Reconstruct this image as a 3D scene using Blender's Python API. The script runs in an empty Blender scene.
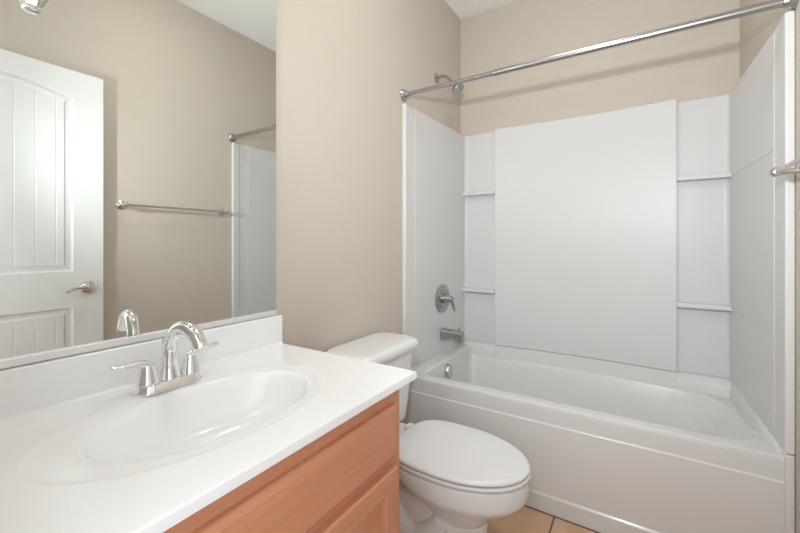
import bpy, bmesh, math, random
from mathutils import Vector, Matrix
PI = math.pi
SC = bpy.context.scene
COL = SC.collection

# ------------------------------------------------------------------ camera, world, lights, exposure
cam_d = bpy.data.cameras.new('camera'); cam = bpy.data.objects.new('camera', cam_d); COL.objects.link(cam)
cam.location = (1.097, 0.0, 1.179)
cam.rotation_euler = (PI/2, 0, 0.562)
cam_d.sensor_width = 36.0
cam_d.lens = 375.5/800*36
cam_d.shift_x = -3.5/800
cam_d.shift_y = (242.5-266.5)/800
cam_d.clip_start = 0.02
SC.camera = cam

w = bpy.data.worlds.new('world'); SC.world = w; w.use_nodes = True
w.node_tree.nodes['Background'].inputs[0].default_value = (0.93, 0.97, 1.0, 1)
w.node_tree.nodes['Background'].inputs[1].default_value = 1.0

def area(name, loc, rot, sx, sy, power, color=(1, 1, 1)):
    d = bpy.data.lights.new(name, 'AREA'); d.shape = 'RECTANGLE'; d.size = sx; d.size_y = sy
    d.energy = power; d.color = color
    o = bpy.data.objects.new(name, d); COL.objects.link(o); o.location = loc; o.rotation_euler = rot
    return o
# daylight of the next room coming in through the open doorway
area('doorway_daylight', (1.03, -0.12, 1.45), (PI/2, 0, 0), 0.78, 1.25, 6.0, (0.94, 0.97, 1.0))
# the photographer's flash, a little above the camera; it throws the soft shadow of the curtain rod
fd = bpy.data.lights.new('camera_flash', 'SPOT'); fd.energy = 80.0; fd.shadow_soft_size = 0.03; fd.color = (0.93, 0.97, 1.0)
fd.spot_size = math.radians(116); fd.spot_blend = 1.0
fo = bpy.data.objects.new('camera_flash', fd); COL.objects.link(fo); fo.location = (1.00, 0.085, 1.56)
fo.rotation_euler = (Vector((0.72, 2.5, 1.72)) - fo.location).to_track_quat('-Z', 'Y').to_euler()
LAMP_STRENGTH = 165.0
CEILING_FILL = 25.0  # emission of the fill dome added out of view on the ceiling

SC.view_settings.view_transform = 'Standard'
SC.view_settings.look = 'None'
SC.view_settings.gamma = 1.0
SC.view_settings.use_curve_mapping = False
SC.view_settings.exposure = -0.03
SC.cycles.max_bounces = 12
SC.cycles.diffuse_bounces = 8
SC.cycles.glossy_bounces = 6
SC.cycles.transparent_max_bounces = 12

# ------------------------------------------------------------------ materials
def new_mat(name, base, rough=0.5, metal=0.0, spec=0.5, coat=0.0):
    m = bpy.data.materials.new(name); m.use_nodes = True
    b = m.node_tree.nodes['Principled BSDF']
    b.inputs['Base Color'].default_value = (*base, 1)
    b.inputs['Roughness'].default_value = rough
    b.inputs['Metallic'].default_value = metal
    b.inputs['Specular IOR Level'].default_value = spec
    b.inputs['Coat Weight'].default_value = coat
    b.inputs['Coat Roughness'].default_value = 0.06
    return m

def noise_mat(name, c1, c2, scale, rough, bump=0.0, stretch=(1, 1, 1), spec=0.5, detail=4.0, coat=0.0, bump_scale=None, bdist=0.002):
    m = new_mat(name, c1, rough, 0, spec, coat)
    nt = m.node_tree; N = nt.nodes; L = nt.links; b = N['Principled BSDF']
    tc = N.new('ShaderNodeTexCoord'); mp = N.new('ShaderNodeMapping'); mp.inputs['Scale'].default_value = stretch
    L.new(tc.outputs['Object'], mp.inputs['Vector'])
    n = N.new('ShaderNodeTexNoise'); n.inputs['Scale'].default_value = scale; n.inputs['Detail'].default_value = detail
    L.new(mp.outputs['Vector'], n.inputs['Vector'])
    mx = N.new('ShaderNodeMix'); mx.data_type = 'RGBA'
    mx.inputs[6].default_value = (*c1, 1); mx.inputs[7].default_value = (*c2, 1)
    L.new(n.outputs['Fac'], mx.inputs[0]); L.new(mx.outputs[2], b.inputs['Base Color'])
    if bump:
        n2 = N.new('ShaderNodeTexNoise'); n2.inputs['Scale'].default_value = bump_scale or scale; n2.inputs['Detail'].default_value = 3
        L.new(mp.outputs['Vector'], n2.inputs['Vector'])
        bp = N.new('ShaderNodeBump'); bp.inputs['Strength'].default_value = bump; bp.inputs['Distance'].default_value = bdist
        L.new(n2.outputs['Fac'], bp.inputs['Height']); L.new(bp.outputs['Normal'], b.inputs['Normal'])
    return m

M = {}
M['wall'] = noise_mat('wall_paint', (0.545, 0.490, 0.422), (0.565, 0.507, 0.437), 9, 0.62, 0.10, spec=0.35, bump_scale=260, bdist=0.001)
M['ceiling'] = noise_mat('ceiling_paint', (0.86, 0.865, 0.865), (0.88, 0.885, 0.885), 7, 0.8, 0.1, bump_scale=160, bdist=0.001)
M['trim'] = noise_mat('trim_paint', (0.74, 0.745, 0.745), (0.76, 0.765, 0.765), 6, 0.35)
M['acrylic'] = noise_mat('white_acrylic', (0.655, 0.652, 0.645), (0.67, 0.667, 0.66), 3, 0.16, spec=0.5)
M['panel'] = noise_mat('surround_acrylic', (0.622, 0.625, 0.625), (0.637, 0.640, 0.640), 3, 0.36, spec=0.4)
M['marble'] = noise_mat('cultured_marble', (0.895, 0.905, 0.915), (0.91, 0.92, 0.93), 5, 0.12, spec=0.5)
M['china'] = noise_mat('vitreous_china', (0.75, 0.755, 0.755), (0.76, 0.765, 0.765), 4, 0.08, spec=0.55)
M['seat'] = noise_mat('seat_plastic', (0.75, 0.755, 0.755), (0.76, 0.765, 0.765), 4, 0.22)
M['chrome'] = noise_mat('chrome', (0.86, 0.87, 0.88), (0.88, 0.88, 0.89), 5, 0.07); M['chrome'].node_tree.nodes['Principled BSDF'].inputs['Metallic'].default_value = 1
M['steel'] = noise_mat('polished_steel', (0.43, 0.43, 0.43), (0.47, 0.47, 0.47), 30, 0.24); M['steel'].node_tree.nodes['Principled BSDF'].inputs['Metallic'].default_value = 1
M['nickel'] = noise_mat('satin_nickel', (0.62, 0.59, 0.55), (0.66, 0.63, 0.59), 40, 0.24); M['nickel'].node_tree.nodes['Principled BSDF'].inputs['Metallic'].default_value = 1
M['aluminium'] = noise_mat('satin_aluminium', (0.80, 0.80, 0.80), (0.84, 0.84, 0.84), 30, 0.35); M['aluminium'].node_tree.nodes['Principled BSDF'].inputs['Metallic'].default_value = 0.35
M['dark'] = noise_mat('dark_rubber', (0.03, 0.03, 0.03), (0.04, 0.04, 0.04), 30, 0.6)
M['mirror'] = noise_mat('mirror_glass', (0.83, 0.865, 0.84), (0.835, 0.87, 0.845), 2, 0.0); M['mirror'].node_tree.nodes['Principled BSDF'].inputs['Metallic'].default_value = 1

def wood_mat():
    m = noise_mat('stained_maple', (0.58, 0.245, 0.138), (0.68, 0.32, 0.19), 5.0, 0.34, 0.05, stretch=(1, 0.55, 1.0), spec=0.45, detail=6, coat=0.15, bump_scale=60)
    nt = m.node_tree; N = nt.nodes; L = nt.links
    mx = [n for n in N if n.type == 'MIX'][0]
    tc = [n for n in N if n.type == 'TEX_COORD'][0]
    mp = N.new('ShaderNodeMapping'); mp.inputs['Scale'].default_value = (40, 2.5, 40)
    L.new(tc.outputs['Object'], mp.inputs['Vector'])
    n = N.new('ShaderNodeTexNoise'); n.inputs['Scale'].default_value = 2.0; n.inputs['Detail'].default_value = 5
    L.new(mp.outputs['Vector'], n.inputs['Vector'])
    mr = N.new('ShaderNodeMapRange'); mr.inputs['From Min'].default_value = .3; mr.inputs['From Max'].default_value = .7
    mr.inputs['To Min'].default_value = 0.93; mr.inputs['To Max'].default_value = 1.04
    L.new(n.outputs['Fac'], mr.inputs['Value'])
    mul = N.new('ShaderNodeVectorMath'); mul.operation = 'SCALE'
    L.new(mx.outputs[2], mul.inputs[0]); L.new(mr.outputs['Result'], mul.inputs['Scale'])
    L.new(mul.outputs['Vector'], N['Principled BSDF'].inputs['Base Color'])
    return m
M['wood'] = wood_mat()

def tile_mat():
    m = new_mat('floor_tile', (0.4, 0.26, 0.16), 0.4)
    nt = m.node_tree; N = nt.nodes; L = nt.links; b = N['Principled BSDF']
    tc = N.new('ShaderNodeTexCoord'); mp = N.new('ShaderNodeMapping')
    mp.inputs['Location'].default_value = (-0.786, -1.712, 0)
    L.new(tc.outputs['Object'], mp.inputs['Vector'])
    br = N.new('ShaderNodeTexBrick'); br.offset = 0.0; br.squash = 1.0
    br.inputs['Scale'].default_value = 1.0; br.inputs['Brick Width'].default_value = 0.33; br.inputs['Row Height'].default_value = 0.33
    br.inputs['Mortar Size'].default_value = 0.004; br.inputs['Mortar Smooth'].default_value = 0.1
    br.inputs['Color1'].default_value = (0.62, 0.40, 0.25, 1); br.inputs['Color2'].default_value = (0.58, 0.375, 0.235, 1)
    br.inputs['Mortar'].default_value = (0.16, 0.11, 0.075, 1)
    L.new(mp.outputs['Vector'], br.inputs['Vector'])
    n = N.new('ShaderNodeTexNoise'); n.inputs['Scale'].default_value = 14; n.inputs['Detail'].default_value = 6
    L.new(tc.outputs['Object'], n.inputs['Vector'])
    mr = N.new('ShaderNodeMapRange'); mr.inputs['To Min'].default_value = .78; mr.inputs['To Max'].default_value = 1.2
    L.new(n.outputs['Fac'], mr.inputs['Value'])
    mul = N.new('ShaderNodeVectorMath'); mul.operation = 'SCALE'
    L.new(br.outputs['Color'], mul.inputs[0]); L.new(mr.outputs['Result'], mul.inputs['Scale'])
    L.new(mul.outputs['Vector'], b.inputs['Base Color'])
    bp = N.new('ShaderNodeBump'); bp.inputs['Strength'].default_value = 0.4; bp.inputs['Distance'].default_value = 0.002; bp.invert = True
    L.new(br.outputs['Fac'], bp.inputs['Height']); L.new(bp.outputs['Normal'], b.inputs['Normal'])
    return m
M['tile'] = tile_mat()

def glass_mat():
    m = bpy.data.materials.new('clear_glass'); m.use_nodes = True
    nt = m.node_tree; N = nt.nodes; L = nt.links
    for n in list(N): N.remove(n)
    out = N.new('ShaderNodeOutputMaterial'); mix = N.new('ShaderNodeMixShader')
    tr = N.new('ShaderNodeBsdfTransparent'); tr.inputs[0].default_value = (0.94, 0.96, 0.95, 1)
    gl = N.new('ShaderNodeBsdfGlossy'); gl.inputs['Roughness'].default_value = 0.03
    lw = N.new('ShaderNodeLayerWeight'); lw.inputs['Blend'].default_value = 0.35
    L.new(lw.outputs['Facing'], mix.inputs[0]); L.new(tr.outputs[0], mix.inputs[1]); L.new(gl.outputs[0], mix.inputs[2])
    L.new(mix.outputs[0], out.inputs['Surface'])
    return m
M['glass'] = glass_mat()

def emit_mat(name, color, strength):
    m = bpy.data.materials.new(name); m.use_nodes = True
    b = m.node_tree.nodes['Principled BSDF']
    b.inputs['Base Color'].default_value = (0.9, 0.9, 0.9, 1)
    b.inputs['Emission Color'].default_value = (*color, 1); b.inputs['Emission Strength'].default_value = strength
    return m
M['bulb'] = emit_mat('glowing_bulb', (1.0, 0.985, 0.975), LAMP_STRENGTH)

M['dome'] = emit_mat('fill_light_dome', (1.0, 0.99, 0.98), CEILING_FILL)

# ------------------------------------------------------------------ mesh helpers
def obj(name, bm, mat, parent=None, smooth=True, angle=35):
    me = bpy.data.meshes.new(name)
    bmesh.ops.remove_doubles(bm, verts=bm.verts, dist=1e-6)
    bmesh.ops.recalc_face_normals(bm, faces=bm.faces)
    bm.to_mesh(me); bm.free()
    me.materials.append(mat)
    o = bpy.data.objects.new(name, me); COL.objects.link(o)
    if smooth:
        for p in me.polygons: p.use_smooth = True
        me.set_sharp_from_angle(angle=math.radians(angle))
        wn = o.modifiers.new('weighted_normal', 'WEIGHTED_NORMAL'); wn.keep_sharp = True; wn.weight = 60
    if parent is not None:
        o.parent = parent
        base = parent
        off = Vector((0, 0, 0))
        while base is not None:
            off += base.location; base = base.parent
        for v in me.vertices: v.co -= off           # shapes are written in room coordinates
    return o

def thing(name, label, cat, loc, group=None):
    o = bpy.data.objects.new(name, None); COL.objects.link(o)
    o.location = loc; o.empty_display_size = 0.05
    o['label'] = label; o['category'] = cat
    if group: o['group'] = group
    return o

def struct(name, bm, mat, label=None, parent=None, smooth=False):
    o = obj(name, bm, mat, parent, smooth)
    if parent is None: o['kind'] = 'structure'
    if label: o['label'] = label
    return o

def add_box(bm, lo, hi, bevel=0.0, seg=2):
    t = bmesh.new()
    bmesh.ops.create_cube(t, size=1.0)
    for v in t.verts:
        v.co = Vector([lo[i] + (v.co[i] + 0.5) * (hi[i] - lo[i]) for i in range(3)])
    if bevel > 0:
        bmesh.ops.bevel(t, geom=list(t.edges), offset=bevel, segments=seg, profile=0.5, affect='EDGES')
    merge(bm, t)
    return bm

def merge(bm, t, mat=None):
    if mat is not None: bmesh.ops.transform(t, matrix=mat, verts=t.verts)
    me = bpy.data.meshes.new('tmp'); t.to_mesh(me); t.free()
    bm.from_mesh(me); bpy.data.meshes.remove(me)

def box(lo, hi, bevel=0.0, seg=2):
    return add_box(bmesh.new(), lo, hi, bevel, seg)

def loft(rings, cap0=True, cap1=True, closed=True, bm=None):
    bm = bm or bmesh.new()
    vr = [[bm.verts.new(p) for p in r] for r in rings]
    n = len(rings[0])
    for a, b in zip(vr, vr[1:]):
        for i in range(n if closed else n - 1):
            j = (i + 1) % n
            try: bm.faces.new((a[i], a[j], b[j], b[i]))
            except ValueError: pass
    if cap0: bm.faces.new(vr[0])
    if cap1: bm.faces.new(list(reversed(vr[-1])))
    return bm

def tube(path, radii, n=16, bm=None, flat=None, caps=True):
    """sweep a circle (optionally flattened: flat = list of (a, b) scale) along a path"""
    P = [Vector(p) for p in path]
    if not isinstance(radii, (list, tuple)): radii = [radii] * len(P)
    rings = []
    up = None
    for i, p in enumerate(P):
        t = (P[min(i + 1, len(P) - 1)] - P[max(i - 1, 0)]).normalized()
        if up is None:
            up = Vector((0, 0, 1)) if abs(t.z) < 0.9 else Vector((0, 1, 0))
        s = t.cross(up)
        if s.length < 1e-5: s = t.cross(Vector((0, 1, 0)))
        s.normalize(); up = s.cross(t).normalized()
        fa, fb = flat[i] if flat else (1, 1)
        rings.append([p + (s * math.cos(2*PI*k/n) * fa + up * math.sin(2*PI*k/n) * fb) * radii[i] for k in range(n)])
    return loft(rings, caps, caps, True, bm)

def smooth_path(pts, sub=6):
    P = [Vector(p) for p in pts]; out = []
    for i in range(len(P) - 1):
        p0 = P[max(i-1, 0)]; p1 = P[i]; p2 = P[i+1]; p3 = P[min(i+2, len(P)-1)]
        for k in range(sub):
            t = k / sub
            out.append(0.5*((2*p1) + (-p0+p2)*t + (2*p0-5*p1+4*p2-p3)*t*t + (-p0+3*p1-3*p2+p3)*t**3))
    out.append(P[-1])
    return out

def interp(vals, n):
    out = []
    for i in range(n):
        x = i / (n - 1) * (len(vals) - 1); k = min(int(x), len(vals) - 2); f = x - k
        out.append(vals[k] * (1 - f) + vals[k+1] * f)
    return out

def lathe(profile, center, axis='z', n=32, bm=None, cap0=True, cap1=True):
    """profile: list of (radius, distance along axis)"""
    rings = []
    cx, cy, cz = center
    for r, d in profile:
        r = max(r, 1e-4); ring = []
        for k in range(n):
            a = 2*PI*k/n; c, s = math.cos(a)*r, math.sin(a)*r
            if axis == 'z': ring.append((cx + c, cy + s, cz + d))
            elif axis == 'x': ring.append((cx + d, cy + c, cz + s))
            else: ring.append((cx + c, cy + d, cz + s))
        rings.append(ring)
    return loft(rings, cap0, cap1, True, bm)

def rrect(cx, cy, hx, hy, r, z, n=6):
    """rounded rectangle ring in the xy plane"""
    r = min(r, hx, hy); pts = []
    for (sx, sy, a0) in ((1, 1, 0), (-1, 1, PI/2), (-1, -1, PI), (1, -1, 1.5*PI)):
        for k in range(n + 1):
            a = a0 + k / n * PI/2
            pts.append((cx + sx*(hx-r) + math.cos(a)*r, cy + sy*(hy-r) + math.sin(a)*r, z))
    return pts

def add_subsurf(o, lv=2):
    m = o.modifiers.new('subdivision', 'SUBSURF'); m.levels = lv; m.render_levels = lv
    return o

# ------------------------------------------------------------------ room dimensions
W, D, CH = 1.524, 2.517, 2.79
Y0, Y1 = -0.06, 0.06            # the entry wall, whose doorway the photo is taken from
DX0, DX1, DZ = 0.62, 1.482, 2.11
F = 1.715                        # front of the bathtub

# ------------------------------------------------------------------ structure
struct('floor', box((-0.1, Y0, -0.08), (W+0.1, D+0.1, 0)), M['tile'])
struct('ceiling', box((-0.1, Y0, CH), (W+0.1, D+0.1, CH+0.08)), M['ceiling'])
struct('wall_left', box((-0.1, Y0, 0), (0, D+0.1, CH)), M['wall'])
struct('wall_right', box((W, Y0, 0), (W+0.1, D+0.1, CH)), M['wall'])
struct('wall_back', box((0, D, 0), (W, D+0.1, CH)), M['wall'])
bm = box((0, Y0, 0), (DX0, Y1, CH)); add_box(bm, (DX1, Y0, 0), (W, Y1, CH)); add_box(bm, (DX0, Y0, DZ), (DX1, Y1, CH))
struct('wall_front', bm, M['wall'])
# doorway lining and casing
bm = box((DX0-0.062, Y1, 0), (DX0+0.004, Y1+0.016, DZ+0.06), 0.004)
add_box(bm, (DX0-0.062, Y1, DZ-0.004), (DX1, Y1+0.016, DZ+0.06), 0.004)
add_box(bm, (DX0, Y0, 0), (DX0+0.012, Y1, DZ)); add_box(bm, (DX1-0.004, Y0, 0), (DX1+0.001, Y1, DZ)); add_box(bm, (DX0, Y0, DZ-0.012), (DX1, Y1, DZ))
struct('trim_1', bm, M['trim'], 'white doorway casing of the entry')
bm = box((0, 0.9, 0), (0.012, F-0.005, 0.085), 0.003)
struct('baseboard_left', bm, M['trim'])
bm = box((W-0.012, Y1+0.03, 0), (W, F-0.03, 0.085), 0.003)
struct('baseboard_right', bm, M['trim'])

# ------------------------------------------------------------------ open door against the right wall (seen in the mirror)
def build_door():
    x0, x1 = 1.474, 1.509        # x0 is the face towards the room
    ya, yb, za, zb = Y1+0.006, 0.889, 0.012, 2.096
    bm = bmesh.new()
    rec = 0.010
    pa, pb = ya + 0.125, yb - 0.132          # panel edges
    lo0, lo1 = 0.25, 0.833                   # lower panel
    up0, up1 = 1.026, 1.946                  # upper panel, sides reach up1, arch rises above
    rise = 0.048
    NA = 24
    def arch(y): 
        t = (y - pa) / (pb - pa) * 2 - 1
        return up1 + rise * (1 - t*t)
    ys = [pa + (pb - pa) * i / NA for i in range(NA + 1)]
    def q(*p): bm.faces.new([bm.verts.new(v) for v in p])
    # back, edges
    add_box(bm, (x0 + rec + 0.004, ya, za), (x1, yb, zb))
    # face frame at x0
    def face(y0, z0, y1, z1):
        add_box(bm, (x0, y0, z0), (x0 + rec + 0.004, y1, z1))
    face(ya, za, pa, zb); face(pb, za, yb, zb)
    face(pa, za, pb, lo0); face(pa, lo1, pb, up0)
    for i in range(NA):                       # top rail above the arch
        a, b = ys[i], ys[i+1]
        A, B = arch(a), arch(b)
        q((x0, a, A), (x0, b, B), (x0, b, zb), (x0, a, zb))
        q((x0, a, A), (x0, b, B), (x0+rec+.004, b, B), (x0+rec+.004, a, A))
    q((x0, pa, zb), (x0, pb, zb), (x0+rec+.004, pb, zb), (x0+rec+.004, pa, zb))
    d = obj('door_1', bm, M['trim'], None, False)
    d['kind'] = 'structure'; d['label'] = 'white panelled door standing open, seen in the mirror'
    # sticking moulding: a bevelled strip inside each panel edge
    def panel(zlo, top):
        m = bmesh.new()
        wd = 0.030
        outline = [(pa, zlo), (pb, zlo)] + [(ys[i], top(ys[i])) for i in range(NA, -1, -1)]
        cy, cz = (pa + pb)/2, (zlo + top((pa+pb)/2))/2
        def inset(p, k):
            y, z = p
            yy = min(max(y, pa + k), pb - k)
            if z <= zlo + 1e-6: zz = zlo + k
            else:
                zz = top(yy) - k * 1.02
            return (yy, zz)
        prof = [(0.0, 0.0), (0.006, 0.0105), (0.014, 0.0115), (wd, 0.0085), (wd + 0.004, 0.0065)]
        rings = [[(x0 + dx, *inset(p, k)) for p in outline] for k, dx in prof]
        loft(rings, False, False, True, m)
        # plank field with vertical grooves
        g = 0.007; k = wd + 0.004
        cuts = [pb - k, pb - k - 0.035]                 # a narrow strip at each side, planks of even width between
        while cuts[-1] - 0.078 > pa + k + 0.02: cuts.append(cuts[-1] - 0.078)
        cuts.append(pa + k)
        for b, a in zip(cuts, cuts[1:]):
            a2, b2 = a + g/2, b - g/2
            seg = 4
            top_pts = [(a2 + (b2-a2)*j/seg) for j in range(seg+1)]
            xs = x0 + 0.0065
            vs = [m.verts.new((xs, a2, zlo + k))] + [m.verts.new((xs, b2, zlo + k))] + [m.verts.new((xs, y, top(y) - k*1.02)) for y in reversed(top_pts)]
            m.faces.new(vs)
            for (e, f) in ((a, a2), (b, b2)):
                m.faces.new([m.verts.new(v) for v in ((xs+0.0018, e, zlo+k), (xs, f, zlo+k), (xs, f, top(f)-k*1.02), (xs+0.0018, e, top(e)-k*1.02))])
        return m
    obj('door_panel', panel(up0, arch), M['trim'], d, True, 20)
    obj('door_panel', panel(lo0, lambda y: lo1), M['trim'], d, True, 20)
    # lever handle
    hy, hz = 0.817, 0.935
    h = lathe([(0.030, 0), (0.034, -0.004), (0.033, -0.010), (0.024, -0.016), (0.013, -0.020), (0.011, -0.046)], (x0, hy, hz), 'x', 32)
    pts = smooth_path([(x0-0.040, hy, hz), (x0-0.052, hy-0.012, hz+0.001), (x0-0.054, hy-0.045, hz+0.006), (x0-0.052, hy-0.078, hz-0.001), (x0-0.050, hy-0.098, hz-0.012), (x0-0.050, hy-0.104, hz-0.010)])
    tube(pts, interp([0.012, 0.012, 0.0095, 0.008, 0.007, 0.005], len(pts)), 12, h)
    ho = obj('door_handle', h, M['nickel'], d); ho['label'] = 'satin nickel lever handle'
    lt = box((x0+0.006, yb-0.0005, hz-0.028), (x1-0.006, yb+0.0015, hz+0.028)); add_box(lt, (x0+0.012, yb, hz-0.008), (x0+0.024, yb+0.009, hz+0.008), 0.002)
    obj('latch', lt, M['nickel'], d, False)
    return d
build_door()

# ------------------------------------------------------------------ tub surround
ST, SB = 1.933, 0.487
def build_surround():
    t = thing('shower_surround', 'white glossy wall surround with corner shelves enclosing the bathtub', 'shower surround', (W/2, D, SB))
    th = 0.020
    CX0, CX1 = 0.270, 1.263
    for s in (0, 1):
        def X(x): return x if s == 0 else W - x
        bm = bmesh.new()
        def bx(lo, hi, bev, seg=2):
            a, b = X(lo[0]), X(hi[0])
            add_box(bm, (min(a, b), lo[1], lo[2]), (max(a, b), hi[1], hi[2]), bev, seg)
        bx((0.0005, F+0.012, SB), (th, D-0.0005, ST), 0.003)                # panel sheet
        bx((0.0006, F+0.007 if s == 0 else F-0.012, SB), (0.0255, F+0.040, ST), 0.006, 3)          # rounded front flange
        for z0, z1 in ((SB+0.035, 0.838), (0.844, 1.502), (1.508, ST-0.012)):  # slightly raised fields
            bx((th-0.004, F+0.115, z0), (th+0.0013, D-0.05, z1), 0.0012, 2)
        for v in bm.verts:                                                # the sheet thickens towards the back corner
            x = X(v.co.x)
            if x > 0.01 and v.co.y > F+0.05: v.co.x = X(x + 0.024*(v.co.y-F)/(D-F))
        o = obj('side_panel', bm, M['panel'], t)
        # radiused inside corner between side and back
        cbm = bmesh.new()
        R = 0.024; th2 = th+0.020
        prof = [(th2, D-0.02-R)] + [(th2 + R - R*math.cos(a), D-0.02-R + R*math.sin(a)) for a in [i/6*PI/2 for i in range(7)]] + [(th2+R, D-0.012), (0.010, D-0.012), (0.010, D-0.02-R)]
        loft([[(X(x), y, z) for x, y in prof] for z in (SB+0.001, ST-0.001)], True, True, True, cbm)
        obj('corner_cove', cbm, M['panel'], t)
    bm = box((0.02, D-0.020, SB), (W-0.02, D-0.0005, ST), 0.002)
    obj('back_panel', bm, M['panel'], t)
    # broad centre panel, bowed very slightly away from the bather
    bm = bmesh.new(); n = 20; rings = []
    def yf(x):
        u = (x-CX0)/(CX1-CX0)*2-1
        return 2.462 + 0.030*(1-u*u)
    for i in range(n+1):
        x = CX0 + (CX1-CX0)*i/n
        y = yf(x); b = 0.005
        rings.append([(x, y+b, SB), (x, y, SB+b), (x, y, ST+0.012-b), (x, y+b, ST+0.012), (x, D-0.0195, ST+0.012), (x, D-0.0195, SB)])
    loft(rings, True, True, True, bm)
    bmesh.ops.bevel(bm, geom=[e for e in bm.edges if abs(e.verts[0].co.x-e.verts[1].co.x) < 1e-6 and abs(e.verts[0].co.z-e.verts[1].co.z) > 1 and min(abs(e.verts[0].co.x-CX0), abs(e.verts[0].co.x-CX1)) < 1e-5 and e.verts[0].co.y < D-0.03], offset=0.005, segments=2, affect='EDGES')
    obj('center_panel', bm, M['panel'], t, True, 30)
    # four moulded shelves in the corner columns
    for zt in (0.862, 1.530):
        for x0, x1 in ((0.021, CX0+0.002), (CX1-0.002, W-0.021)):
            add = box((x0, 2.448, zt-0.026), (x1, D-0.019, zt), 0.006, 3)
            obj('shelf', add, M['panel'], t)
    return t
build_surround()

# ------------------------------------------------------------------ bathtub
def build_tub():
    t = thing('bathtub', 'white alcove bathtub with smooth apron front between the two walls', 'bathtub', (W/2, F, 0))
    H = 0.468; BK = D-0.002; e = 0.002
    bx0, bx1, by0, by1 = 0.100, 1.462, F+0.072, 2.443
    def sm(v, a, b):
        t_ = max(0.0, min(1.0, (v-a)/(b-a))); return t_*t_*(3-2*t_)
    def deck(x, y):        # the deck is high along the front and the drain end, lower along the back and the sloping end
        return H - 0.062*max(sm(y, 2.34, 2.43)*sm(x, 0.095, 0.125), sm(x, 1.22, 1.43)*sm(y, 1.80, 2.20))
    def bow(x):
        u = (x-0.272)/(1.261-0.272)*2-1
        return 0.030*(1-u*u) if abs(u) < 1 else 0.0
    def ring(x0, x1, y0, y1, rr, zf, bowed=1.0, k=8, sub=14):
        # rounded rectangle; corner radii: back right, back left, front left, front right
        r0, r1, r2, r3 = rr; pts = []
        cs = ((x1-r0, y1-r0, r0, 0), (x0+r1, y1-r1, r1, PI/2), (x0+r2, y0+r2, r2, PI), (x1-r3, y0+r3, r3, 1.5*PI))
        for q_, (cx, cy, r, a0) in enumerate(cs):
            for i in range(k+1):
                a = a0 + i/k*PI/2
                pts.append((cx+math.cos(a)*r, cy+math.sin(a)*r))
            nx, ny, nr, na = cs[(q_+1) % 4]
            ex, ey = nx+math.cos(na)*nr, ny+math.sin(na)*nr
            lx, ly = pts[-1]
            for i in range(1, sub): pts.append((lx+(ex-lx)*i/sub, ly+(ey-ly)*i/sub))
        out = []
        for x, y in pts:
            y2 = y + bowed*bow(x)*sm(y, 2.0, 2.40)
            out.append((x, y2, zf(x, y2)))
        return out
    def cz(v): return lambda x, y: v
    def dz(d): return lambda x, y: deck(x, y) + d
    R = (0.22, 0.030, 0.050, 0.13)
    rings = [ring(0.002, W-0.002, F+0.005, BK-0.002, (.003,)*4, dz(-0.0055), 0),
             ring(0.004, W-0.004, F+0.0105, BK-0.006, (.004,)*4, dz(-0.0012), 0),
             ring(0.010, W-0.010, F+0.017, BK-0.012, (.006,)*4, dz(0), 0),
             ring(bx0-0.014, bx1+0.012, by0-0.014, by1+0.008, (.23, .040, .060, .14), dz(0)),
             ring(bx0-0.004, bx1+0.003, by0-0.004, by1+0.002, (.22, .033, .054, .135), dz(-0.0015)),
             ring(bx0, bx1, by0, by1, R, dz(-0.006)),
             ring(bx0+0.003, bx1-0.004, by0+0.003, by1-0.003, R, dz(-0.013)),
             ring(bx0+0.012, bx1-0.050, by0+0.012, by1-0.018, (.20, .035, .055, .13), cz(0.345)),
             ring(bx0+0.024, bx1-0.120, by0+0.024, by1-0.040, (.20, .045, .060, .13), cz(0.25)),
             ring(bx0+0.040, bx1-0.190, by0+0.040, by1-0.065, (.19, .060, .075, .13), cz(0.155), 0.6),
             ring(bx0+0.062, bx1-0.235, by0+0.062, by1-0.090, (.17, .080, .090, .13), cz(0.112), 0.3),
             ring(bx0+0.120, bx1-0.30, by0+0.120, by1-0.15, (.13, .080, .080, .10), cz(0.094), 0),
             ring(bx0+0.22, bx1-0.40, by0+0.20, by1-0.23, (.08, .06, .06, .08), cz(0.091), 0)]
    obj('basin', loft(rings, False, True), M['acrylic'], t, True, 60)
    # upstand along the back: corner parts forward with a rounded top, middle part following the bowed panel
    for (x0, x1) in ((0.030, 0.270), (1.263, W-0.030)):
        prof = [(2.447, 0.392), (2.449, 0.412), (2.453, 0.440), (2.460, 0.460), (2.472, 0.475), (2.486, 0.483), (2.497, SB-0.0008), (BK, SB-0.0008), (BK, 0.392)]
        obj('back_ledge', loft([[(x, y, z) for y, z in prof] for x in (x0, x1)]), M['acrylic'], t, True, 50)
    n = 20; rr = []
    for i in range(n+1):
        x = 0.269+(1.264-0.269)*i/n
        y = 2.462+bow(x)
        rr.append([(x, y-0.009, 0.392), (x, y-0.006, 0.412), (x, y-0.002, 0.440), (x, y+0.002, SB-0.0008), (x, BK, SB-0.0008), (x, BK, 0.392)])
    obj('back_ledge', loft(rr), M['acrylic'], t, True, 50)
    # upstand along the sloping end
    rr = []
    for i in range(15):
        y = F+0.020 + (2.462-F-0.020)*i/14
        z0 = deck(1.47, y)-0.010; dx = -0.008*i/14
        rr.append([(W-0.041+dx, y, z0), (W-0.039+dx, y, z0+(SB-z0)*0.45), (W-0.033+dx, y, z0+(SB-z0)*0.8), (W-0.024+dx, y, SB-0.0008), (W-0.003, y, SB-0.0008), (W-0.003, y, z0)])
    obj('end_ledge', loft(rr), M['acrylic'], t, True, 50)
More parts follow.
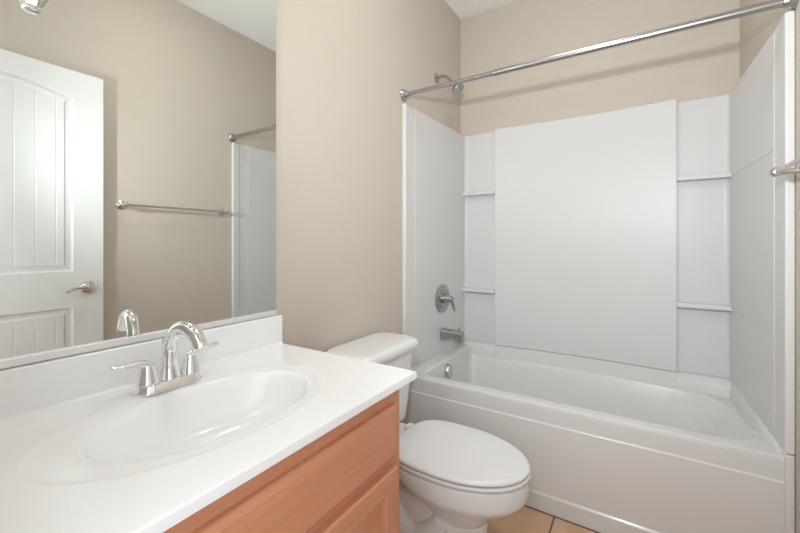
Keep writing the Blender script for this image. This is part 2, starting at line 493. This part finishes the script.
    # apron: rim nose, upper band, long panel, skirt
    prof = [(F+0.030, H-0.02), (F+0.0075, H-0.006), (F+0.0035, H-0.0065), (F+0.0005, H-0.013), (F+0.003, H-0.030), (F+0.005, 0.392), (F+0.0035, 0.388), (F-0.001, 0.385), (F, 0.378),
            (F+0.006, 0.083), (F+0.0055, 0.079), (F+0.000, 0.075), (F-0.001, 0.070), (F, 0.002), (F+0.030, 0.002)]
    rr = [[(x, y, z) for y, z in prof] for x in (0.004, 0.02, W/2, W-0.024, W-0.022)]
    obj('apron', loft(rr), M['acrylic'], t, True, 50)
    # end flange against the wall
    bm = box((W-0.024, F-0.012, 0.002), (W-0.001, F+0.040, SB-0.002), 0.006, 3)
    obj('end_flange', bm, M['acrylic'], t)
    bm = box((0.002, F-0.004, 0.002), (0.014, F+0.040, SB-0.004), 0.004, 3)
    obj('end_flange', bm, M['acrylic'], t)
    # end decks that carry the side panels
    obj('end_ledge', box((0.002, F+0.03, 0.40), (0.030, BK, SB-0.001), 0.003), M['acrylic'], t)
    ov = lathe([(0.034, 0.0), (0.040, 0.002), (0.040, 0.012), (0.040, 0.020), (0.036, 0.027), (0.020, 0.029), (0.001, 0.029)], (bx0+0.006, 2.062, 0.404), 'x', 32)
    o = obj('overflow_plate', ov, M['nickel'], t); o['label'] = 'round satin metal overflow plate'
    dr = lathe([(0.034, 0), (0.034, 0.003), (0.028, 0.006), (0.001, 0.007)], (0.33, 2.07, 0.091), 'z', 24)
    o = obj('drain', dr, M['chrome'], t); o['label'] = 'chrome drain'
    return t
build_tub()

# ------------------------------------------------------------------ shower fittings on the left wall
FY = 2.150
def build_valve():
    t = thing('shower_valve', 'round chrome shower valve with lever above the bathtub spout', 'faucet', (0.0380, 2.145, 0.825))
    c = (0.0380, 2.145, 0.825)
    bm = lathe([(0.088, 0), (0.090, 0.003), (0.086, 0.007), (0.062, 0.010), (0.058, 0.014), (0.050, 0.015), (0.040, 0.012), (0.036, 0.012), (0.001, 0.012)], c, 'x', 48)
    obj('escutcheon', bm, M['steel'], t)
    bm = lathe([(0.030, 0.012), (0.029, 0.030), (0.024, 0.048), (0.022, 0.064), (0.016, 0.070), (0.001, 0.071)], c, 'x', 32)
    obj('hub', bm, M['steel'], t)
    p = smooth_path([(0.089, 2.145, 0.825), (0.097, 2.156, 0.812), (0.101, 2.168, 0.785), (0.107, 2.176, 0.748)])
    bm = tube(p, interp([0.013, 0.012, 0.011, 0.009], len(p)), 12, None, [(1.15, 0.6)]*len(p))
    obj('lever', bm, M['steel'], t)
build_valve()

def build_tub_spout():
    t = thing('tub_spout', 'chrome bathtub spout with diverter knob beneath the shower valve', 'tub spout', (0.0370, FY, 0.600))
    rings = []
    for x, hy, hz, dz in ((0.0370, 0.032, 0.036, 0), (0.042, 0.034, 0.037, 0), (0.07, 0.031, 0.034, 0), (0.115, 0.029, 0.031, 0.002), (0.150, 0.029, 0.031, 0.000), (0.170, 0.028, 0.029, -0.003), (0.176, 0.023, 0.024, -0.005)):
        rings.append([(x, FY + p[0], 0.600 + dz + p[1]) for p in rrect(0, 0, hy, hz, 0.016, 0, 4)])
    bm = loft(rings)
    add_box(bm, (0.130, FY-0.024, 0.556), (0.175, FY+0.024, 0.592), 0.008, 2)
    obj('spout_body', bm, M['steel'], t)
    bm = lathe([(0.004, 0.0), (0.004, 0.016), (0.008, 0.018), (0.008, 0.026), (0.001, 0.028)], (0.152, FY, 0.628), 'z', 16)
    obj('diverter_knob', bm, M['steel'], t)
build_tub_spout()

def build_showerhead():
    y, z = 2.135, 2.225
    t = thing('wall_shower', 'small chrome shower head on a bent arm above the surround', 'shower head', (0, y, z))
    obj('flange', lathe([(0.032, 0.0005), (0.031, 0.004), (0.022, 0.010), (0.012, 0.013), (0.009, 0.014)], (0, y, z), 'x', 32), M['steel'], t)
    p = smooth_path([(0.008, y, z), (0.045, y, z+0.004), (0.075, y, z-0.010), (0.105, y, z-0.040), (0.118, y, z-0.055)])
    obj('arm', tube(p, 0.0085, 14), M['steel'], t)
    d = Vector((0.55, 0, -0.835)).normalized(); bm = lathe([(0.010, 0), (0.013, 0.006), (0.014, 0.018), (0.011, 0.024), (0.020, 0.036), (0.036, 0.054), (0.041, 0.064), (0.039, 0.069), (0.001, 0.070)], (0, 0, 0), 'z', 28)
    q = Vector((0, 0, 1)).rotation_difference(d).to_matrix().to_4x4()
    bmesh.ops.transform(bm, matrix=Matrix.Translation((0.114, y, z-0.050)) @ q, verts=bm.verts)
    obj('spray_head', bm, M['steel'], t)
build_showerhead()

def build_rod():
    A = Vector((0.0008, 1.738, 1.985)); B = Vector((W-0.0008, 1.708, 1.968))
    t = thing('shower_curtain_rod', 'bare chrome shower curtain rod spanning the alcove above the bathtub', 'curtain rod', A)
    J = A.lerp(B, 0.335)
    obj('inner_tube', tube([A.lerp(B, 0.01), J.lerp(B, 0.02)], 0.0112, 20), M['steel'], t)
    bm = tube([J, J.lerp(B, 0.002), J.lerp(B, 0.010), J.lerp(B, 0.012), A.lerp(B, 0.99)], [0.0150, 0.0162, 0.0162, 0.0150, 0.0150], 20)
    obj('outer_tube', bm, M['steel'], t)
    for c, s in ((A, 1), (B, -1)):
        bm = lathe([(0.033, 0), (0.033, s*0.004), (0.028, s*0.010), (0.019, s*0.018), (0.017, s*0.030), (0.0150, s*0.031)], c, 'x', 32)
        obj('flange', bm, M['steel'], t)
build_rod()

def build_towel_bar():
    ya, yb, z, xb = 0.992, 1.628, 1.401, W-0.064
    t = thing('towel_bar', 'satin nickel towel bar mounted on the wall beside the bathtub surround', 'towel bar', (W, (ya+yb)/2, z))
    obj('bar', tube([(xb, ya, z), (xb, yb, z)], 0.0075, 16), M['nickel'], t)
    for y, s in ((ya, -1), (yb, 1)):
        bm = lathe([(0.027, -0.0008), (0.027, -0.005), (0.020, -0.009), (0.011, -0.014), (0.009, -0.030), (0.011, -0.050), (0.013, -0.056)], (W, y, z), 'x', 28)
        k = lathe([(0.010, -s*0.014), (0.0145, -s*0.008), (0.0155, 0), (0.0145, s*0.008), (0.010, s*0.014), (0.001, s*0.016)], (xb, y, z), 'y', 24)
        merge(bm, k)
        obj('post', bm, M['nickel'], t)
build_towel_bar()

# ------------------------------------------------------------------ toilet
def build_toilet():
    yc = 1.285
    t = thing('toilet', 'white toilet with closed lid standing between vanity and bathtub', 'toilet', (0.4, yc, 0))
    def egg(xb, xf, hw, z, n=40, xm=None, p=2.0, sq=2.6, y=yc):
        """egg outline: rounded front at xf, squarer back at xb"""
        xm = xm if xm is not None else xb + (xf-xb)*0.46
        pts = []
        for i in range(n):
            a = 2*PI*i/n
            c, s = math.cos(a), math.sin(a)
            if c >= 0: r = (xf-xm); e = p
            else: r = (xm-xb); e = sq
            pts.append((xm + math.copysign(abs(c)**(2/e), c)*r, y + math.copysign(abs(s)**(2/e), s)*hw, z))
        return pts
    # bowl and pedestal
    rings = [egg(0.13, 0.655, 0.112, 0.001, sq=4), egg(0.13, 0.655, 0.110, 0.020, sq=4), egg(0.15, 0.640, 0.094, 0.045, sq=4), egg(0.16, 0.634, 0.088, 0.10, sq=4),
             egg(0.17, 0.638, 0.090, 0.165, sq=3.6), egg(0.175, 0.646, 0.094, 0.205, sq=3.2), egg(0.19, 0.640, 0.088, 0.240, sq=3.2), egg(0.22, 0.60, 0.06, 0.255, sq=3.2)]
    bm = loft(rings)
    rings = [egg(0.43, 0.640, 0.086, 0.190), egg(0.415, 0.662, 0.098, 0.212), egg(0.395, 0.690, 0.114, 0.238), egg(0.372, 0.720, 0.134, 0.262), egg(0.348, 0.748, 0.153, 0.283, sq=2.3),
             egg(0.325, 0.769, 0.169, 0.301, sq=2.4), egg(0.308, 0.777, 0.1755, 0.312, sq=2.5), egg(0.295, 0.780, 0.178, 0.324, sq=2.6), egg(0.275, 0.781, 0.1785, 0.345, sq=2.8), egg(0.258, 0.781, 0.1785, 0.373, sq=2.8), egg(0.262, 0.775, 0.172, 0.380, sq=2.8)]
    loft(rings, bm=bm)
    # flat deck below the tank
    r2 = [rrect(0.16, yc, 0.13, 0.10, 0.05, 0.30), rrect(0.155, yc, 0.138, 0.120, 0.05, 0.34), rrect(0.155, yc, 0.140, 0.125, 0.05, 0.372), rrect(0.155, yc, 0.136, 0.121, 0.05, 0.379)]
    loft(r2, bm=bm)
    obj('bowl', bm, M['china'], t, True, 50)
    # trapway swelling on each side of the pedestal
    for s in (-1, 1):
        p = smooth_path([(0.50, yc+s*0.072, 0.19), (0.42, yc+s*0.080, 0.11), (0.34, yc+s*0.082, 0.12), (0.29, yc+s*0.080, 0.19), (0.24, yc+s*0.075, 0.20), (0.19, yc+s*0.07, 0.10)])
        obj('trapway', tube(p, interp([0.035, 0.042, 0.045, 0.042, 0.042, 0.040], len(p)), 16), M['china'], t)
        obj('bolt_cap', lathe([(0.016, 0), (0.015, 0.012), (0.009, 0.020), (0.001, 0.022)], (0.30, yc+s*0.122, 0.001), 'z', 16), M['seat'], t)
    # seat ring
    rings = [egg(0.285, 0.778, 0.176, 0.3815, sq=3), egg(0.280, 0.786, 0.182, 0.3855, sq=3), egg(0.280, 0.787, 0.183, 0.394, sq=3), egg(0.284, 0.782, 0.179, 0.3985, sq=3)]
    obj('seat', loft(rings), M['seat'], t, True, 60)
    # closed lid, gently domed
    rings = [egg(0.292, 0.776, 0.174, 0.4010, sq=3.4), egg(0.288, 0.783, 0.180, 0.4030, sq=3.4), egg(0.287, 0.785, 0.1815, 0.409, sq=3.4), egg(0.291, 0.780, 0.177, 0.4155, sq=3.4), egg(0.305, 0.766, 0.166, 0.4195, sq=3.4), egg(0.36, 0.70, 0.11, 0.4225, sq=3), egg(0.46, 0.56, 0.03, 0.4235, sq=2.5)]
    obj('seat_lid', loft(rings), M['seat'], t, True, 60)
    for s in (-1, 1):
        bm = box((0.256, yc+s*0.075-0.022, 0.379), (0.296, yc+s*0.075+0.022, 0.408), 0.008, 3)
        obj('hinge', bm, M['seat'], t)
    # tank
    ty, hw = 1.298, 0.200
    rings = [rrect(0.112, ty, 0.080, hw-0.040, 0.04, 0.379), rrect(0.114, ty, 0.088, hw-0.030, 0.04, 0.392), rrect(0.118, ty, 0.096, hw-0.022, 0.04, 0.50), rrect(0.122, ty, 0.104, hw-0.012, 0.04, 0.66), rrect(0.122, ty, 0.104, hw-0.012, 0.04, 0.708)]
    obj('tank', loft(rings), M['china'], t, True, 50)
    rings = [rrect(0.132, ty, 0.116, hw+0.002, 0.055, 0.7075), rrect(0.132, ty, 0.122, hw+0.008, 0.06, 0.712), rrect(0.132, ty, 0.123, hw+0.009, 0.06, 0.726), rrect(0.132, ty, 0.120, hw+0.006, 0.06, 0.737), rrect(0.132, ty, 0.112, hw-0.002, 0.056, 0.745), rrect(0.132, ty, 0.096, hw-0.018, 0.05, 0.7485), rrect(0.132, ty, 0.04, 0.08, 0.03, 0.7500)]
    obj('tank_lid', loft(rings), M['china'], t, True, 60)
    bm = lathe([(0.014, 0), (0.014, 0.008), (0.010, 0.014), (0.008, 0.022)], (0.226, ty-0.145, 0.655), 'x', 20)
    p = smooth_path([(0.246, ty-0.145, 0.655), (0.250, ty-0.115, 0.652), (0.248, ty-0.070, 0.645)])
    tube(p, interp([0.008, 0.007, 0.006], len(p)), 10, bm)
    o = obj('flush_lever', bm, M['chrome'], t); o['label'] = 'chrome flush lever'
build_toilet()

# ------------------------------------------------------------------ vanity cabinet
VX, VY0, VY1, VT = 0.540, Y1+0.003, 0.864, 0.8015
def slab_front(y0, y1, z0, z1, x=VX, th=0.019, ch=0.010):
    """slab with a wide chamfer on all four edges"""
    def r(i, xx): return [(xx, y0+i, z0+i), (xx, y1-i, z0+i), (xx, y1-i, z1-i), (xx, y0+i, z1-i)]
    return loft([r(0, x+0.0006), r(0, x+th*0.45), r(0.0015, x+th*0.6), r(ch, x+th)])
def shaker(y0, y1, z0, z1, x=VX, th=0.019, fr=0.058):
    def r(i, xx): return [(xx, y0+i, z0+i), (xx, y1-i, z0+i), (xx, y1-i, z1-i), (xx, y0+i, z1-i)]
    return loft([r(0, x+0.0006), r(0, x+th-0.005), r(0.005, x+th), r(fr-0.008, x+th), r(fr-0.004, x+th-0.004), r(fr, x+th-0.005), r(fr+0.002, x+th-0.012)])
def build_vanity():
    t = thing('vanity_cabinet', 'reddish stained wood vanity cabinet below the white countertop', 'cabinet', (0.28, (VY0+VY1)/2, 0))
    bm = box((0.003, VY1-0.018, 0.0), (VX-0.019, VY1, VT)); add_box(bm, (0.003, VY0, 0.0), (VX-0.019, VY0+0.018, VT))
    add_box(bm, (0.003, VY0+0.018, 0.105), (VX-0.019, VY1-0.018, 0.123)); add_box(bm, (0.003, VY0+0.018, 0.123), (0.012, VY1-0.018, 0.66))
    add_box(bm, (VX-0.085, VY0+0.018, 0.0), (VX-0.070, VY1-0.018, 0.105))
    obj('carcass', bm, M['wood'], t, False)
    bm = bmesh.new()
    for lo, hi in (((VY0, 0.105), (VY0+0.045, VT)), ((VY1-0.045, 0.105), (VY1, VT)), ((VY0+0.045, 0.74), (VY1-0.045, VT)), ((VY0+0.045, 0.580), (VY1-0.045, 0.63)), ((VY0+0.045, 0.105), (VY1-0.045, 0.145)), (((VY0+VY1)/2-0.03, 0.145), ((VY0+VY1)/2+0.03, 0.575))):
        add_box(bm, (VX-0.019, lo[0], lo[1]), (VX, hi[0], hi[1]), 0.001, 1)
    obj('face_frame', bm, M['wood'], t, False)
    d = obj('drawer_front', slab_front(VY0+0.03, 0.830, 0.617, 0.753, ch=0.012), M['wood'], t, False)
    ym = (VY0+VY1)/2
    obj('door', shaker(VY0+0.03, ym-0.012, 0.125, 0.592), M['wood'], t, False)
    obj('door', shaker(ym+0.012, 0.830, 0.125, 0.592), M['wood'], t, False)
build_vanity()

# ------------------------------------------------------------------ countertop with integral oval sink
CT, CB = 0.822, 0.802
CX1_, CY0, CY1 = 0.572, Y1+0.002, 0.903
SX, SY = 0.300, 0.485
def build_counter():
    t = thing('vanity_countertop', 'glossy white vanity countertop with built-in oval sink and backsplash', 'countertop', (0.28, (CY0+CY1)/2, CB))
    x0, x1 = 0.0025, CX1_
    N = 128
    def rect_ring(x0, x1, y0, y1, z):
        # same angular order as the oval; corners snapped in
        pts = []
        cor = [math.atan2(yy-SY, xx-SX) % (2*PI) for xx in (x0, x1) for yy in (y0, y1)]
        ang = [2*PI*i/N for i in range(N)]
        for c in cor:
            k = min(range(N), key=lambda i: abs(((ang[i]-c+PI) % (2*PI))-PI)); ang[k] = c
        for a in ang:
            c, s = math.cos(a), math.sin(a)
            tx = ((x1-SX)/c if c > 1e-9 else (x0-SX)/c if c < -1e-9 else 1e9)
            ty = ((y1-SY)/s if s > 1e-9 else (y0-SY)/s if s < -1e-9 else 1e9)
            r = min(tx, ty); pts.append((SX+c*r, SY+s*r, z))
        return pts
    def oval(hx, hy, z, dx=0, dy=0):
        pts = []
        for i in range(N):
            a = 2*PI*i/N; c, s = math.cos(a), math.sin(a)
            # angle-true ellipse
            r = 1/math.sqrt((c/hx)**2+(s/hy)**2)
            pts.append((SX+dx+c*r, SY+dy+s*r, z))
        return pts
    b = 0.005
    OX, OY, ODY = 0.188, 0.298, -0.016
    rings = [oval(OX, OY, CB, 0, ODY), rect_ring(x0, x1, CY0, CY1, CB), rect_ring(x0, x1, CY0, CY1, CT-b), rect_ring(x0, x1-0.0015, CY0, CY1-0.0015, CT-0.0015), rect_ring(x0, x1-b, CY0, CY1-b, CT), oval(OX, OY, CT, 0, ODY)]
    obj('counter_slab', loft(rings, False, False), M['marble'], t, True, 40)
    rings = [oval(OX, OY, CT, 0, ODY), oval(OX-0.005, OY-0.005, CT-0.0006, 0, ODY), oval(OX-0.010, OY-0.011, CT-0.0018, 0, ODY), oval(OX-0.016, OY-0.020, CT-0.0028, 0, ODY*0.9), oval(OX-0.023, OY-0.048, CT-0.0034, 0, ODY*0.5), oval(OX-0.030, OY-0.059, CT-0.0042), oval(OX-0.035, OY-0.065, CT-0.0072), oval(OX-0.039, OY-0.070, CT-0.0140), oval(OX-0.042, OY-0.074, CT-0.0230),
             oval(OX-0.046, OY-0.080, CT-0.036), oval(OX-0.056, OY-0.096, CT-0.066, -0.004), oval(OX-0.075, OY-0.131, CT-0.096, -0.012), oval(OX-0.105, OY-0.186, CT-0.114, -0.025), oval(0.04, 0.05, CT-0.121, -0.036), oval(0.022, 0.022, CT-0.123, -0.04)]
    obj('sink_basin', loft(rings, False, True), M['marble'], t, True, 60)
    dr = lathe([(0.023, 0), (0.023, 0.003), (0.017, 0.004), (0.015, 0.0015), (0.001, 0.0012)], (SX-0.04, SY, CT-0.122), 'z', 24)
    o = obj('drain', dr, M['chrome'], t); o['label'] = 'chrome drain ring'
    bs = box((0.0025, CY0, CT-0.0005), (0.0205, CY1, 0.9212), 0.004, 3)
    obj('backsplash', bs, M['marble'], t)
    r = bmesh.new(); n = 5; prof = [(0.0200, CT+0.008)] + [(0.0285-0.0085*math.cos(a), CT+0.0085-0.0085*math.sin(a)) for a in [i/n*PI/2 for i in range(n+1)]] + [(0.0200, CT+0.0002)]
    loft([[(x, y, z) for x, z in prof] for y in (CY0+0.002, CY1-0.004)], bm=r)
    obj('cove_strip', r, M['marble'], t, True, 50)
build_counter()

# ------------------------------------------------------------------ faucet
def build_faucet():
    fx, fy, z0 = 0.103, 0.482, CT+0.0004
    t = thing('faucet', 'chrome two handle faucet standing behind the oval sink', 'faucet', (fx, fy, z0))
    rings = [rrect(fx, fy, 0.030, 0.077, 0.030, z0), rrect(fx, fy, 0.031, 0.078, 0.031, z0+0.004), rrect(fx, fy, 0.028, 0.074, 0.028, z0+0.009), rrect(fx, fy, 0.025, 0.071, 0.025, z0+0.018), rrect(fx, fy, 0.022, 0.068, 0.022, z0+0.021)]
    obj('base_plate', loft(rings), M['chrome'], t, True, 50)
    zb = z0+0.0205
    for s in (-1, 1):
        y = fy+s*0.050
        bm = lathe([(0.0235, 0), (0.0235, 0.003), (0.0215, 0.010), (0.0185, 0.024), (0.0160, 0.036), (0.0140, 0.044), (0.008, 0.049), (0.001, 0.050)], (fx, y, zb), 'z', 28)
        h = obj('handle', bm, M['chrome'], t)
        p = smooth_path([(fx, y-s*0.004, zb+0.034), (fx, y+s*0.006, zb+0.047), (fx+0.001, y+s*0.028, zb+0.053), (fx+0.003, y+s*0.052, zb+0.054), (fx+0.005, y+s*0.074, zb+0.058)])
        k = len(p)
        obj('lever', tube(p, interp([0.0135, 0.0135, 0.0115, 0.0115, 0.007], k), 14, None, [(1.0, max(0.55, 1-i/k*0.8)) for i in range(k)]), M['chrome'], h)
    p = smooth_path([(fx, fy, zb), (fx, fy, zb+0.030), (fx+0.001, fy, zb+0.070), (fx+0.006, fy+0.001, zb+0.094), (fx+0.024, fy+0.004, zb+0.120), (fx+0.054, fy+0.009, zb+0.128), (fx+0.083, fy+0.014, zb+0.117), (fx+0.102, fy+0.017, zb+0.094), (fx+0.108, fy+0.018, zb+0.083)], 7)
    obj('spout', tube(p, interp([0.0235, 0.0190, 0.0155, 0.0145, 0.0155, 0.0165, 0.0175, 0.0175, 0.0165], len(p)), 24), M['chrome'], t, True, 60)
    bm = lathe([(0.0028, 0), (0.0028, 0.078), (0.006, 0.080), (0.007, 0.088), (0.005, 0.096), (0.001, 0.098)], (fx-0.024, fy, zb-0.004), 'z', 14)
    obj('lift_rod', bm, M['chrome'], t)
build_faucet()

# ------------------------------------------------------------------ mirror
def build_mirror():
    y0, y1, z0, z1 = Y1+0.012, 0.885, 0.9245, 2.16
    t = thing('mirror', 'large frameless wall mirror above the white backsplash', 'mirror', (0, (y0+y1)/2, z0))
    obj('mirror_glass', box((0.0015, y0, z0), (0.0065, y1, z1), 0.0006, 1), M['mirror'], t, False)
    bm = box((0.0008, y0, z0-0.0030), (0.0095, y1, z0-0.0005)); add_box(bm, (0.0068, y0, z0-0.0030), (0.0095, y1, z0+0.016), 0.0008, 1)
    o = obj('bottom_channel', bm, M['aluminium'], t, False); o['label'] = 'thin aluminium channel'
build_mirror()

# ------------------------------------------------------------------ wall lamp with hanging clear glass shade (bottom tip in view)
def build_lamp():
    x, y, zb = 0.165, 0.289, 1.737
    t = thing('wall_lamp', 'small lit lamp with clear tapering glass shade, its tip mirrored above the door', 'lamp', (x, Y1, 2.02))
    zt = 1.965
    obj('wall_plate', lathe([(0.055, 0.0005), (0.055, 0.010), (0.045, 0.018), (0.012, 0.020)], (x, Y1, zt+0.05), 'y', 32), M['nickel'], t)
    p = smooth_path([(x, Y1+0.015, zt+0.05), (x, Y1+0.10, zt+0.072), (x, y-0.05, zt+0.080), (x, y-0.006, zt+0.060), (x, y, zt+0.030)])
    obj('arm', tube(p, 0.008, 14), M['nickel'], t)
    obj('socket_cap', lathe([(0.010, 0.035), (0.020, 0.026), (0.036, 0.010), (0.058, 0.000), (0.058, -0.008), (0.018, -0.010), (0.016, -0.060), (0.001, -0.061)], (x, y, zt), 'z', 32), M['nickel'], t)
    prof = [(0.055, zt-0.010), (0.057, 1.930), (0.056, 1.890), (0.052, 1.850), (0.043, 1.812), (0.032, 1.782), (0.023, 1.762), (0.0155, 1.749)]
    th = 0.0022
    bm = lathe([(r, z-zb) for r, z in prof] + [(r-th, z-zb) for r, z in reversed(prof)] + [(prof[0][0], prof[0][1]-zb)], (x, y, zb), 'z', 40, None, False, False)
    obj('glass_shade', bm, M['glass'], t, True, 60)
    obj('finial', lathe([(0.001, 0.0), (0.012, 0.001), (0.0165, 0.004), (0.0180, 0.009), (0.0165, 0.013), (0.001, 0.014)], (x, y, zb), 'z', 28), M['chrome'], t)
    o = obj('bulb', lathe([(0.010, 0.150), (0.013, 0.135), (0.021, 0.110), (0.025, 0.085), (0.022, 0.060), (0.013, 0.038), (0.005, 0.026), (0.001, 0.024)], (x, y, 1.766), 'z', 24), M['bulb'], t)
    o['label'] = 'glowing bulb'
build_lamp()

# ------------------------------------------------------------------ added fill light: unseen ceiling dome that evens out the brightness
def build_ceiling_fill():
    x, y = 0.78, 1.05
    t = thing('ceiling_fill_light', 'added round fill light with a glowing frosted dome flush on the ceiling', 'fill light', (x, y, CH))
    obj('base_ring', lathe([(0.001, -0.0005), (0.175, -0.0005), (0.178, -0.006), (0.176, -0.022), (0.160, -0.024)], (x, y, CH), 'z', 48, None, True, False), M['nickel'], t)
    obj('dome', lathe([(0.165, -0.020), (0.160, -0.040), (0.140, -0.062), (0.105, -0.078), (0.060, -0.088), (0.001, -0.091)], (x, y, CH), 'z', 48, None, False, True), M['dome'], t)
build_ceiling_fill()
